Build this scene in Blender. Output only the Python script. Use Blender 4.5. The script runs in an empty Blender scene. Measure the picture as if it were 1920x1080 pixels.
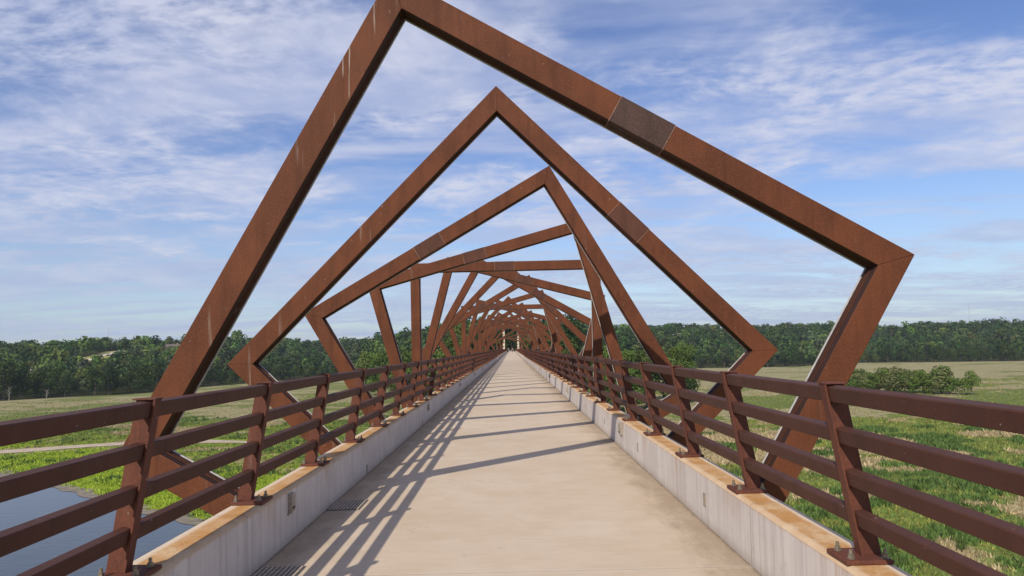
import bpy, bmesh, math, random
import numpy as np
from mathutils import Vector, Matrix

random.seed(7)
rng = np.random.default_rng(11)
scene = bpy.context.scene
COL = scene.collection
R = math.radians

# ------------------------------------------------------------------ camera
EYE = 1.65
cd = bpy.data.cameras.new("camera")
cd.sensor_width = 36.0
cd.lens = 24.0
cd.clip_start = 0.1
cd.clip_end = 20000.0
cd.shift_x = -1.4 / 1920
cd.shift_y = 60.06 / 1920
cam = bpy.data.objects.new("camera", cd)
COL.objects.link(cam)
yaw, pit, roll = 0.003, 0.0409, -0.023
rv = Vector((math.cos(yaw), -math.sin(yaw), 0))
fw = Vector((math.sin(yaw) * math.cos(pit), math.cos(yaw) * math.cos(pit), math.sin(pit)))
up = Vector((-math.sin(yaw) * math.sin(pit), -math.cos(yaw) * math.sin(pit), math.cos(pit)))
r2 = rv * math.cos(roll) + up * math.sin(roll)
u2 = up * math.cos(roll) - rv * math.sin(roll)
mw = Matrix((r2, u2, -fw)).transposed().to_4x4()
mw.translation = Vector((0, 0, EYE))
cam.matrix_world = mw
scene.camera = cam

# ------------------------------------------------------------------ light
SUN = Vector((-0.60, -1.17, 1.0)).normalized()          # towards the sun
sl = bpy.data.lights.new("sun", 'SUN')
sl.energy = 4.4
sl.angle = R(0.55)
sl.color = (1.0, 0.92, 0.80)
so = bpy.data.objects.new("sun", sl)
COL.objects.link(so)
so.rotation_euler = SUN.to_track_quat('Z', 'Y').to_euler()
so.location = (-30, -60, 60)

world = bpy.data.worlds.new("World")
scene.world = world
world.use_nodes = True


class NT:
    """small helper round a node tree"""
    def __init__(self, nt):
        self.nt = nt
        nt.nodes.clear()

    def n(self, t, **kw):
        nd = self.nt.nodes.new(t)
        for k, v in kw.items():
            setattr(nd, k, v)
        return nd

    def link(self, a, b):
        self.nt.links.new(a, b)

    def put(self, sock, v):
        if isinstance(v, bpy.types.NodeSocket):
            self.link(v, sock)
        else:
            sock.default_value = v

    def math(self, op, a, b=None, c=None, clamp=False):
        nd = self.n('ShaderNodeMath', operation=op)
        nd.use_clamp = clamp
        self.put(nd.inputs[0], a)
        if b is not None:
            self.put(nd.inputs[1], b)
        if c is not None:
            self.put(nd.inputs[2], c)
        return nd.outputs[0]

    def vmath(self, op, a, b=None):
        nd = self.n('ShaderNodeVectorMath', operation=op)
        self.put(nd.inputs[0], a)
        if b is not None:
            self.put(nd.inputs[1], b)
        return nd.outputs[0]

    def noise(self, vec, scale, detail=4, rough=0.55, dist=0.0, col=False):
        nd = self.n('ShaderNodeTexNoise')
        self.link(vec, nd.inputs['Vector'])
        nd.inputs['Scale'].default_value = scale
        nd.inputs['Detail'].default_value = detail
        nd.inputs['Roughness'].default_value = rough
        nd.inputs['Distortion'].default_value = dist
        return nd.outputs['Color' if col else 'Fac']

    def ramp(self, fac, lo, hi, a=0.0, b=1.0, smooth=True):
        nd = self.n('ShaderNodeMapRange')
        nd.interpolation_type = 'SMOOTHSTEP' if smooth else 'LINEAR'
        self.put(nd.inputs['Value'], fac)
        nd.inputs['From Min'].default_value = lo
        nd.inputs['From Max'].default_value = hi
        nd.inputs['To Min'].default_value = a
        nd.inputs['To Max'].default_value = b
        return nd.outputs['Result']

    def mix(self, fac, a, b, mode='MIX'):
        nd = self.n('ShaderNodeMix', data_type='RGBA', blend_type=mode)
        self.put(nd.inputs['Factor'], fac)
        for s, v in ((nd.inputs[6], a), (nd.inputs[7], b)):
            if isinstance(v, (tuple, list)) and len(v) == 3:
                v = (*v, 1)
            self.put(s, v)
        return nd.outputs[2]

    def mapping(self, vec, scale=(1, 1, 1), rot=(0, 0, 0), loc=(0, 0, 0)):
        nd = self.n('ShaderNodeMapping')
        self.link(vec, nd.inputs['Vector'])
        nd.inputs['Scale'].default_value = scale
        nd.inputs['Rotation'].default_value = rot
        nd.inputs['Location'].default_value = loc
        return nd.outputs[0]


# ---- sky: Nishita with a procedural layer of high cloud
W = NT(world.node_tree)
sky = W.n('ShaderNodeTexSky', sky_type='NISHITA')
sky.sun_disc = False
sky.sun_elevation = math.asin(SUN.z)
sky.sun_rotation = math.atan2(SUN.x, SUN.y) % (2 * math.pi)
sky.altitude = 250
sky.air_density = 1.0
sky.dust_density = 0.6
sky.ozone_density = 2.2
tc = W.n('ShaderNodeTexCoord')
sep = W.n('ShaderNodeSeparateXYZ')
W.link(tc.outputs['Generated'], sep.inputs[0])
dz = W.math('ADD', W.math('MAXIMUM', sep.outputs[2], 0.0), 0.09)
cmb = W.n('ShaderNodeCombineXYZ')
W.link(W.math('DIVIDE', sep.outputs[0], dz), cmb.inputs[0])
W.link(W.math('DIVIDE', sep.outputs[1], dz), cmb.inputs[1])
P = cmb.outputs[0]
warp = W.noise(P, 1.1, 2, 0.5, col=True)
Pw = W.vmath('ADD', P, W.vmath('MULTIPLY', W.vmath('SUBTRACT', warp, (0.5, 0.5, 0.5)), (0.35, 0.35, 0.0)))
cover = W.noise(W.mapping(Pw, (0.50, 0.85, 1), (0, 0, R(-32)), (3.1, 1.7, 0)), 1.0, 3, 0.5)
big = W.noise(Pw, 2.2, 5, 0.58)
puffs = W.noise(W.mapping(Pw, (1, 1.35, 1), (0, 0, R(20)), (0.4, 5.0, 0)), 11.0, 6, 0.58)
streak = W.noise(W.mapping(Pw, (0.42, 1.5, 1), (0, 0, R(10)), (7.0, 2.0, 0)), 1.5, 6, 0.52, 0.1)
m1 = W.ramp(W.math('ADD', cover, W.math('MULTIPLY', big, 0.55)), 0.67, 0.87)
tex = W.math('ADD', W.math('MULTIPLY', puffs, 0.9), W.math('MULTIPLY', big, 0.3))
m1 = W.math('MULTIPLY', m1, W.ramp(tex, 0.42, 0.76, 0.30, 1.0))
m2 = W.ramp(streak, 0.42, 0.64, 0.0, 0.74)
cl = W.math('SUBTRACT', 1.0, W.math('MULTIPLY', W.math('SUBTRACT', 1.0, m1), W.math('SUBTRACT', 1.0, m2)))
cl = W.math('MULTIPLY', cl, 0.92)
low = W.ramp(sep.outputs[2], 0.0, 0.26, 0.55, 0.0)
shade = W.mix(W.ramp(big, 0.35, 0.7), (5.6, 6.3, 8.9), (7.9, 8.2, 9.8))
bgS = W.n('ShaderNodeBackground')
hsv = W.n('ShaderNodeHueSaturation')
W.link(sky.outputs[0], hsv.inputs['Color'])
hsv.inputs['Hue'].default_value = 0.515
hsv.inputs['Saturation'].default_value = 1.13
hsv.inputs['Value'].default_value = 1.60
W.link(W.mix(low, W.mix(cl, hsv.outputs[0], shade), (4.25, 5.45, 7.9)), bgS.inputs['Color'])
bgS.inputs['Strength'].default_value = 0.085
wo = W.n('ShaderNodeOutputWorld')
W.link(bgS.outputs[0], wo.inputs['Surface'])

scene.view_settings.view_transform = 'Standard'
scene.view_settings.look = 'None'
scene.view_settings.exposure = 0.0
scene.view_settings.gamma = 1.0
scene.render.engine = 'CYCLES'
scene.cycles.use_denoising = True
scene.cycles.max_bounces = 6
scene.cycles.diffuse_bounces = 3
scene.cycles.glossy_bounces = 2
scene.cycles.transmission_bounces = 2
scene.cycles.caustics_reflective = False
scene.cycles.caustics_refractive = False


# ------------------------------------------------------------------ tags and mesh helpers
def tag(o, label=None, cat=None, group=None, kind=None):
    if label: o['label'] = label
    if cat: o['category'] = cat
    if group: o['group'] = group
    if kind: o['kind'] = kind
    return o


def empty(name, loc, rot=(0, 0, 0)):
    o = bpy.data.objects.new(name, None)
    o.empty_display_size = 0.3
    COL.objects.link(o)
    o.location = loc
    o.rotation_euler = rot
    return o


def link(name, me, mat=None, parent=None, loc=None):
    o = bpy.data.objects.new(name, me)
    COL.objects.link(o)
    if mat and not me.materials:
        for m in (mat if isinstance(mat, (list, tuple)) else [mat]):
            me.materials.append(m)
    if parent: o.parent = parent
    if loc: o.location = loc
    return o


def from_bm(name, bm, mat, parent=None, smooth=False, loc=None):
    me = bpy.data.meshes.new(name)
    bm.normal_update()
    bm.to_mesh(me)
    bm.free()
    if smooth:
        me.polygons.foreach_set('use_smooth', [True] * len(me.polygons))
    return link(name, me, mat, parent, loc)


def np_mesh(name, V, F, cols=None, attrs=None, smooth=False):
    """V (n,3); F (m,3) or (m,4)"""
    me = bpy.data.meshes.new(name)
    V = np.asarray(V, np.float32); F = np.asarray(F, np.int32)
    k = F.shape[1]
    me.vertices.add(len(V)); me.vertices.foreach_set('co', V.ravel())
    me.loops.add(F.size); me.loops.foreach_set('vertex_index', F.ravel())
    me.polygons.add(len(F))
    me.polygons.foreach_set('loop_start', np.arange(0, F.size, k, dtype=np.int32))
    me.polygons.foreach_set('loop_total', np.full(len(F), k, np.int32))
    if smooth:
        me.polygons.foreach_set('use_smooth', np.ones(len(F), bool))
    me.update(calc_edges=True)
    if cols is not None:
        a = me.attributes.new('tint', 'FLOAT_COLOR', 'POINT')
        c = np.ones((len(V), 4), np.float32); c[:, :3] = cols
        a.data.foreach_set('color', c.ravel())
    for nm, v in (attrs or {}).items():
        a = me.attributes.new(nm, 'FLOAT', 'POINT')
        a.data.foreach_set('value', np.asarray(v, np.float32))
    return me


def box(bm, x0, x1, y0, y1, z0, z1):
    vs = [bm.verts.new(p) for p in ((x0, y0, z0), (x1, y0, z0), (x1, y1, z0), (x0, y1, z0),
                                    (x0, y0, z1), (x1, y0, z1), (x1, y1, z1), (x0, y1, z1))]
    for f in ((0, 3, 2, 1), (4, 5, 6, 7), (0, 1, 5, 4), (1, 2, 6, 5), (2, 3, 7, 6), (3, 0, 4, 7)):
        bm.faces.new([vs[i] for i in f])
    return vs


def prism(bm, poly, axis, a, b):
    """poly = list of 2D points; extruded along axis 'y' (points are x,z) or 'x' (points are y,z) or 'z'"""
    def P3(p, t):
        return {'y': (p[0], t, p[1]), 'x': (t, p[0], p[1]), 'z': (p[0], p[1], t)}[axis]
    A = [bm.verts.new(P3(p, a)) for p in poly]
    B = [bm.verts.new(P3(p, b)) for p in poly]
    fs = [bm.faces.new(A), bm.faces.new(list(reversed(B)))]
    n = len(poly)
    for i in range(n):
        fs.append(bm.faces.new((A[i], B[i], B[(i + 1) % n], A[(i + 1) % n])))
    return fs


def fix(bm):
    bmesh.ops.recalc_face_normals(bm, faces=bm.faces[:])


def bevel(bm, w, seg=2):
    bmesh.ops.bevel(bm, geom=bm.edges[:], offset=w, segments=seg, affect='EDGES', profile=0.5, clamp_overlap=True)


# ------------------------------------------------------------------ materials
def mat(name):
    m = bpy.data.materials.new(name)
    m.use_nodes = True
    t = NT(m.node_tree)
    out = t.n('ShaderNodeOutputMaterial')
    b = t.n('ShaderNodeBsdfPrincipled')
    t.link(b.outputs[0], out.inputs['Surface'])
    return m, t, b


def bump(t, b, h, strength, dist):
    nd = t.n('ShaderNodeBump')
    nd.inputs['Strength'].default_value = strength
    nd.inputs['Distance'].default_value = dist
    t.link(h, nd.inputs['Height'])
    t.link(nd.outputs[0], b.inputs['Normal'])


def steel_mat(name, dark, mid, bright, streaks=0.6, rough=0.72):
    m, t, b = mat(name)
    pos = t.n('ShaderNodeNewGeometry').outputs['Position']
    n1 = t.noise(pos, 1.3, 4, 0.6)
    n2 = t.noise(pos, 60.0, 4, 0.75)
    n3 = t.noise(pos, 210.0, 2, 0.6)
    n0 = t.noise(t.mapping(pos, (1, 1, 0.45)), 4.5, 5, 0.7)
    c = t.mix(t.ramp(t.math('ADD', t.math('MULTIPLY', n1, 0.55), t.math('MULTIPLY', n0, 0.55)), 0.42, 0.68), dark, mid)
    c = t.mix(t.ramp(n2, 0.42, 0.75, 0, 0.75), c, bright)
    c = t.mix(t.ramp(n3, 0.52, 0.78, 0, 0.55), c, dark)
    # rain runs, long in the vertical
    run = t.noise(t.mapping(pos, (7.0, 7.0, 0.55)), 1.0, 4, 0.65)
    c = t.mix(t.ramp(run, 0.46, 0.74, 0, 0.45), c, tuple(v * 0.62 for v in dark))
    run2 = t.noise(t.mapping(pos, (11.0, 11.0, 0.7), loc=(5, 3, 1)), 1.0, 3, 0.6)
    patch = t.noise(t.mapping(pos, loc=(9, 2, 4)), 0.55, 2, 0.5)
    pale = t.math('MULTIPLY', t.ramp(run2, 0.62, 0.80), t.ramp(patch, 0.5, 0.68))
    if name == 'weathering_steel':
        ds = t.n('ShaderNodeVectorMath', operation='DISTANCE'); t.link(pos, ds.inputs[0]); ds.inputs[1].default_value = (-1.68, 6.3, 4.1)
        ds2 = t.n('ShaderNodeVectorMath', operation='DISTANCE'); t.link(pos, ds2.inputs[0]); ds2.inputs[1].default_value = (-1.25, 6.3, 4.9)
        near = t.math('MAXIMUM', t.ramp(ds.outputs['Value'], 0.2, 0.85, 1, 0), t.ramp(ds2.outputs['Value'], 0.1, 0.45, 1, 0))
        thin = t.noise(t.mapping(pos, (30.0, 4.0, 1.1)), 1.0, 4, 0.6)
        pale = t.math('MAXIMUM', pale, t.math('MULTIPLY', near, t.math('MULTIPLY', t.ramp(thin, 0.60, 0.70), 1.9)))
    c = t.mix(t.math('MULTIPLY', pale, streaks), c, (0.42, 0.36, 0.32))
    fl = t.noise(pos, 34.0, 2, 0.5)
    c = t.mix(t.math('MULTIPLY', t.ramp(fl, 0.745, 0.775), 0.55), c, (0.40, 0.34, 0.30))
    t.link(c, b.inputs['Base Color'])
    t.link(t.ramp(n2, 0.3, 0.8, rough - 0.12, rough + 0.14), b.inputs['Roughness'])
    b.inputs['Specular IOR Level'].default_value = 0.17
    bump(t, b, t.math('ADD', n2, n3), 0.18, 0.004)
    return m


M_RUST = steel_mat('weathering_steel', (0.080, 0.0275, 0.0140), (0.122, 0.0405, 0.0185), (0.205, 0.0660, 0.0270), 0.45)
M_INNER = steel_mat('shaded_inner_steel', (0.030, 0.0150, 0.0115), (0.043, 0.0205, 0.0145), (0.072, 0.030, 0.018), 0.1)  # darker inner-face rust, deepened further to paint in the shade of the undersides
M_RAIL = steel_mat('railing_steel', (0.064, 0.028, 0.020), (0.080, 0.034, 0.024), (0.112, 0.043, 0.027), 0.10, 0.60)
M_POST = steel_mat('post_steel', (0.092, 0.036, 0.027), (0.120, 0.045, 0.029), (0.20, 0.066, 0.036), 0.12, 0.66)
M_SPLICE = steel_mat('splice_plate_steel', (0.066, 0.029, 0.020), (0.092, 0.038, 0.026), (0.15, 0.056, 0.033), 0.6, 0.7)
M_SPLICE_OLD = steel_mat('worn_splice_steel', (0.038, 0.023, 0.020), (0.064, 0.037, 0.031), (0.130, 0.074, 0.058), 0.9, 0.7)


def plain(name, col, rough=0.6, metal=0.0, var=0.15, scale=20.0):
    m, t, b = mat(name)
    pos = t.n('ShaderNodeNewGeometry').outputs['Position']
    n = t.noise(pos, scale, 3, 0.6)
    t.link(t.mix(t.ramp(n, 0.3, 0.75), tuple(c * (1 - var) for c in col), tuple(min(1, c * (1 + var)) for c in col)), b.inputs['Base Color'])
    b.inputs['Roughness'].default_value = rough
    b.inputs['Metallic'].default_value = metal
    return m


M_STRIP = plain('light_strip_lens', (0.50, 0.47, 0.45), 0.35)
M_WELD = plain('weld_seam', (0.27, 0.15, 0.10), 0.6, 0, 0.4, 60)
M_GALV = plain('galvanised_bolt', (0.27, 0.23, 0.17), 0.45, 0.5, 0.3, 90)
M_GRATE = plain('grate_iron', (0.42, 0.345, 0.275), 0.7, 0.2, 0.3, 50)
M_DARK = plain('slot_shade', (0.06, 0.05, 0.042), 0.8)
M_LAMP = plain('fixture_bronze', (0.33, 0.28, 0.22), 0.5, 0.1, 0.25, 70)
M_DRAIN_SHADE = plain('drain_shadow', (0.13, 0.11, 0.09), 0.8)
M_GIRDER = plain('girder_concrete', (0.36, 0.33, 0.30), 0.85, 0, 0.15, 2.0)

# concrete of the deck
M_DECK, t, b = mat('deck_concrete')
pos = t.n('ShaderNodeNewGeometry').outputs['Position']
sx = t.n('ShaderNodeSeparateXYZ'); t.link(pos, sx.inputs[0])
big = t.noise(pos, 0.45, 4, 0.6)
midn = t.noise(t.mapping(pos, (1.0, 1.25, 1)), 1.6, 7, 0.72)
fine = t.noise(pos, 70.0, 3, 0.7)
broom = t.noise(t.mapping(pos, (2.2, 55.0, 1)), 1.0, 3, 0.6)
c = t.mix(t.ramp(big, 0.3, 0.7), (0.548, 0.438, 0.322), (0.603, 0.497, 0.380))
c = t.mix(t.ramp(midn, 0.40, 0.66, 0, 0.55), c, (0.500, 0.385, 0.262))
c = t.mix(t.ramp(broom, 0.44, 0.74, 0, 0.30), c, (0.42, 0.325, 0.245))
spots = t.noise(pos, 5.5, 3, 0.5)
c = t.mix(t.ramp(spots, 0.66, 0.78, 0, 0.28), c, (0.36, 0.275, 0.20))
c = t.mix(t.ramp(fine, 0.54, 0.78, 0, 0.45), c, (0.34, 0.27, 0.21))
c = t.mix(t.ramp(t.noise(pos, 26.0, 2, 0.6), 0.68, 0.80, 0, 0.35), c, (0.64, 0.54, 0.45))
# dirt lying in the two gutters
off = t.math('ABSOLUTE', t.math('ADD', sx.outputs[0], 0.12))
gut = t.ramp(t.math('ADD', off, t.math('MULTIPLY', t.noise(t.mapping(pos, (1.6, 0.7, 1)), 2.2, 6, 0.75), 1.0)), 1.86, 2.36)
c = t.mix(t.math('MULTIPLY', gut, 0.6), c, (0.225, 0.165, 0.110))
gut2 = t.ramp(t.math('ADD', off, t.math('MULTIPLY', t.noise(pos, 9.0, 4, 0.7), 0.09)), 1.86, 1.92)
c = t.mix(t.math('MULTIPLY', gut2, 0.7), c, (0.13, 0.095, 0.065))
# saw-cut joints every 5.1 m
fr = t.math('FRACT', t.math('DIVIDE', t.math('ADD', sx.outputs[1], 102 - 2.55), 5.1))
jt = t.math('LESS_THAN', t.math('ABSOLUTE', t.math('SUBTRACT', fr, 0.5)), 0.0012)
fr3 = t.math('ABSOLUTE', t.math('SUBTRACT', fr, 0.5))
c = t.mix(t.math('MULTIPLY', t.ramp(fr3, 0.0, 0.012, 0.22, 0), 1.0), c, (0.66, 0.58, 0.50))
c = t.mix(t.math('MULTIPLY', jt, 0.5), c, (0.25, 0.19, 0.14))
# hairline cracks
vo = t.n('ShaderNodeTexVoronoi', feature='DISTANCE_TO_EDGE')
t.link(t.vmath('ADD', t.mapping(pos, (0.5, 0.8, 0)), t.vmath('MULTIPLY', t.noise(pos, 1.6, 4, 0.6, col=True), (0.6, 0.6, 0))), vo.inputs['Vector'])
vo.inputs['Scale'].default_value = 0.55
crk = t.math('MULTIPLY', t.ramp(vo.outputs['Distance'], 0.0, 0.0035, 1, 0), t.ramp(t.noise(pos, 0.8, 2), 0.50, 0.62))
c = t.mix(t.math('MULTIPLY', crk, 0.30), c, (0.22, 0.17, 0.13))
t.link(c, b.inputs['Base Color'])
b.inputs['Roughness'].default_value = 0.88
b.inputs['Specular IOR Level'].default_value = 0.2
bump(t, b, t.math('ADD', t.math('MULTIPLY', broom, 0.8), t.math('MULTIPLY', fine, 0.7)), 0.32, 0.004)

# board-marked concrete of the curb, rust-stained on its top
M_CURB, t, b = mat('curb_concrete')
geo = t.n('ShaderNodeNewGeometry')
pos = geo.outputs['Position']
sx = t.n('ShaderNodeSeparateXYZ'); t.link(pos, sx.inputs[0])
run = t.noise(t.mapping(pos, (1, 13.0, 0.35)), 1.0, 5, 0.7)
run2 = t.noise(t.mapping(pos, (1, 34.0, 0.8)), 1.0, 3, 0.7)
big = t.noise(pos, 1.5, 4, 0.6)
side = t.mix(t.ramp(big, 0.3, 0.7), (0.54, 0.485, 0.445), (0.64, 0.585, 0.54))
side = t.mix(t.ramp(run, 0.44, 0.74, 0, 0.55), side, (0.33, 0.295, 0.27))
side = t.mix(t.ramp(run2, 0.60, 0.82, 0, 0.25), side, (0.72, 0.68, 0.64))
pf = t.math('ABSOLUTE', t.math('SUBTRACT', t.math('FRACT', t.math('ADD', t.math('DIVIDE', t.math('SUBTRACT', sx.outputs[1], 3.76), 1.775), 100.5)), 0.5))
rust = t.math('MULTIPLY', t.ramp(pf, 0.03, 0.16, 1, 0), t.math('MULTIPLY', t.ramp(t.math('ADD', sx.outputs[2], t.math('MULTIPLY', run, 0.5)), 0.40, 0.72), t.ramp(run2, 0.38, 0.62)))
side = t.mix(t.math('MULTIPLY', rust, 0.55), side, (0.42, 0.235, 0.105))
blot = t.noise(pos, 7.0, 5, 0.7)
side = t.mix(t.ramp(blot, 0.55, 0.72, 0, 0.30), side, (0.36, 0.325, 0.295))
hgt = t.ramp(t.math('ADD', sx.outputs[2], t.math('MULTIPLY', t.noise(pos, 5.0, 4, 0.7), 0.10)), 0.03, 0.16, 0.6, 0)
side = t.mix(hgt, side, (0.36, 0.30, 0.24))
lip = t.ramp(t.math('ADD', sx.outputs[2], t.math('MULTIPLY', run, 0.06)), 0.445, 0.475, 0, 0.55)
side = t.mix(lip, side, (0.50, 0.34, 0.20))
topn = t.noise(pos, 4.0, 5, 0.65)
topf = t.noise(pos, 45.0, 3, 0.65)
top = t.mix(t.ramp(topn, 0.30, 0.62), (0.590, 0.410, 0.235), (0.470, 0.245, 0.085))
top = t.mix(t.ramp(topf, 0.42, 0.75, 0, 0.55), top, (0.35, 0.155, 0.048))
offx = t.math('ABSOLUTE', t.math('ADD', sx.outputs[0], 0.12))
oe = t.ramp(t.math('ADD', offx, t.math('MULTIPLY', topn, 0.08)), 2.075, 2.12, 0, 0.8)
top = t.mix(oe, top, (0.66, 0.56, 0.44))
ie = t.ramp(t.math('ADD', offx, t.math('MULTIPLY', topn, 0.06)), 1.91, 1.95, 0.55, 0)
top = t.mix(ie, top, (0.62, 0.50, 0.36))
nz = t.n('ShaderNodeSeparateXYZ'); t.link(geo.outputs['Normal'], nz.inputs[0])
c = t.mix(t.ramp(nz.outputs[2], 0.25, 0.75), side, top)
fr = t.math('FRACT', t.math('DIVIDE', t.math('ADD', sx.outputs[1], 102 - 2.55), 5.1))
jt = t.ramp(t.math('ABSOLUTE', t.math('SUBTRACT', fr, 0.5)), 0.0008, 0.0022, 1, 0)
c = t.mix(t.math('MULTIPLY', jt, 0.5), c, (0.22, 0.19, 0.165))
t.link(c, b.inputs['Base Color'])
b.inputs['Roughness'].default_value = 0.88
b.inputs['Specular IOR Level'].default_value = 0.2
bump(t, b, t.math('ADD', run, t.math('ADD', topf, t.math('MULTIPLY', jt, -3.0))), 0.3, 0.004)

# ------------------------------------------------------------------ the bridge
XC = -0.12                      # centre line
HW = 1.856                      # half the clear width
CW = 0.272                      # curb width
ZT = 0.462                      # curb top
Y0, Y1 = -7.0, 300.0
GAP0, GAP1 = 99.6, 101.0        # opening in the left curb

bridge = empty('bridge_deck', (XC, 0, 0))
tag(bridge, 'long pale concrete bridge deck with low rust stained curbs on both sides', 'bridge')


def in_bridge(o):
    o.parent = bridge
    o.location = Vector(o.location) - bridge.location
    return o


bm = bmesh.new()
ys = [Y0 + 0.0] + [i * 10.2 for i in range(0, 30)] + [Y1]
OUT = HW + CW - 0.012
poly = [(-OUT, 0.0 - 0.02), (-HW - 0.05, -0.02), (-HW - 0.05, 0), (HW + 0.05, 0), (HW + 0.05, -0.02), (OUT, -0.02), (OUT, -0.28), (OUT - 0.15, -0.36), (-OUT + 0.15, -0.36), (-OUT, -0.28)]
prism(bm, [(p[0] + XC, p[1]) for p in poly], 'y', Y0, Y1)
fix(bm)
in_bridge(from_bm('deck_slab', bm, M_DECK))
bm = bmesh.new()
for gx in (-1.1, 1.1):
    prism(bm, [(XC + gx - 0.45, -0.355), (XC + gx + 0.45, -0.355), (XC + gx + 0.12, -0.55), (XC + gx + 0.12, -1.3), (XC + gx + 0.3, -1.5), (XC + gx - 0.3, -1.5), (XC + gx - 0.12, -1.3), (XC + gx - 0.12, -0.55)], 'y', Y0, Y1 - 1)
fix(bm)
in_bridge(from_bm('girder', bm, M_GIRDER))


def curb(side, ya, yb):
    bm = bmesh.new()
    ch, cv = 0.036, 0.02
    pts = [(HW, 0.003), (HW, ZT - cv), (HW + ch * 0.45, ZT - cv * 0.35), (HW + ch, ZT), (HW + CW - 0.02, ZT), (HW + CW, ZT - 0.02), (HW + CW, -0.20), (HW + CW - 0.02, -0.24), (HW + CW - 0.02, -0.018), (HW + 0.06, -0.018), (HW + 0.06, 0.003)]
    prism(bm, [(XC + side * p[0], p[1]) for p in pts], 'y', ya, yb)
    fix(bm)
    return in_bridge(from_bm('curb', bm, M_CURB))


curb(-1, Y0, GAP0)
curb(-1, GAP1, Y1)
curb(1, Y0, Y1)


def curb_fixture(side, y, z0, z1, wy, kind):
    """light with a dark-painted louvre slot or junction cover set in the inner face of a curb"""
    x = XC + side * HW
    bm = bmesh.new()
    s = -side
    if kind == 'curb_light':
        pts = [(0.0, z0 + 0.012), (0.034, z0 + 0.012), (0.040, z1 - 0.02), (0.034, z1), (0.0, z1)]
        prism(bm, [(x + s * p[0], p[1]) for p in pts], 'y', y - wy / 2 + 0.012, y + wy / 2)
        box(bm, min(x, x + s * 0.012), max(x, x + s * 0.012), y - wy / 2 - 0.008, y + wy / 2 + 0.008, z0 - 0.01, z0 + 0.0115)
        fix(bm); bevel(bm, 0.003, 1)
        o = in_bridge(from_bm('curb_light', bm, M_LAMP))
    else:
        box(bm, min(x, x + s * 0.006), max(x, x + s * 0.006), y - wy / 2, y + wy / 2, z0, z0 + 0.01)
        box(bm, min(x, x + s * 0.006), max(x, x + s * 0.006), y - wy / 2, y + wy / 2, z1 - 0.01, z1)
        box(bm, min(x, x + s * 0.006), max(x, x + s * 0.006), y - wy / 2, y - wy / 2 + 0.008, z0 + 0.0105, z1 - 0.0105)
        box(bm, min(x, x + s * 0.006), max(x, x + s * 0.006), y + wy / 2 - 0.008, y + wy / 2, z0 + 0.0105, z1 - 0.0105)
        o = in_bridge(from_bm('outlet_cover', bm, M_LAMP))
    bm = bmesh.new()
    if kind == 'curb_light':
        box(bm, x + min(s * 0.0385, s * 0.042), x + max(s * 0.0385, s * 0.042), y - wy / 2 + 0.03, y + wy / 2 - 0.02, z0 + 0.04, z0 + 0.058)
        return from_bm('louvre_slot_shade', bm, M_DARK, o)  # raised bar, its dark colour stands in for shade inside a louvre slot
    box(bm, min(x + s * 0.0015, x + s * 0.0045), max(x + s * 0.0015, x + s * 0.0045), y - wy / 2 + 0.009, y + wy / 2 - 0.009, z0 + 0.011, z1 - 0.011)
    p = from_bm('recess', bm, M_DARK if kind == 'curb_light' else M_LAMP, o)
    return o


curb_fixture(-1, 6.05, 0.25, 0.42, 0.11, 'curb_light')
for y in (15.96, 25.9, 36.2, 46.4, 56.6):
    curb_fixture(-1, y, 0.24, 0.39, 0.16, 'curb_light')
for y in (11.0, 21.3, 31.6, 41.9, 52.2):
    curb_fixture(1, y, 0.22, 0.40, 0.19, 'curb_light')
for y in (9.25, 15.0, 22.6, 30.1):
    curb_fixture(-1, y, 0.006, 0.13, 0.09, 'outlet_cover')
for y in (6.3, 9.6, 13.0, 16.4, 19.7, 26.4, 33.0):
    curb_fixture(1, y, 0.165, 0.285, 0.075, 'outlet_cover')

# drain grates set in the left gutter
for y in (5.20, 7.42):
    bm = bmesh.new()
    gw, gl = 0.34, 0.46
    x0 = XC - HW + 0.012
    if y < 6:
        gl = 0.30
    box(bm, x0, x0 + gw, y - gl / 2, y + gl / 2, 0.0025, 0.0055)
    o = in_bridge(from_bm('drain_frame_shade', bm, M_DRAIN_SHADE))  # solid frame plate, its dark colour stands in for shade between the slats
    bm = bmesh.new()
    n = 9
    for i in range(n):
        xx = x0 + 0.012 + (gw - 0.024 - 0.02) * i / (n - 1)
        box(bm, xx, xx + 0.02, y - gl / 2 + 0.012, y + gl / 2 - 0.012, 0.006, 0.012)
    from_bm('drain_grate', bm, M_GRATE, o)

# ------------------------------------------------------------------ railings
ZB = 0.462
LEAN = 0.179


def xin(z):
    return 1.983 - (z - 0.49) * LEAN


PY0, PITCH = 3.76, 1.775
RTOPS = (1.398, 1.172, 0.944, 0.720)
RH, RD = 0.085, 0.062


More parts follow.
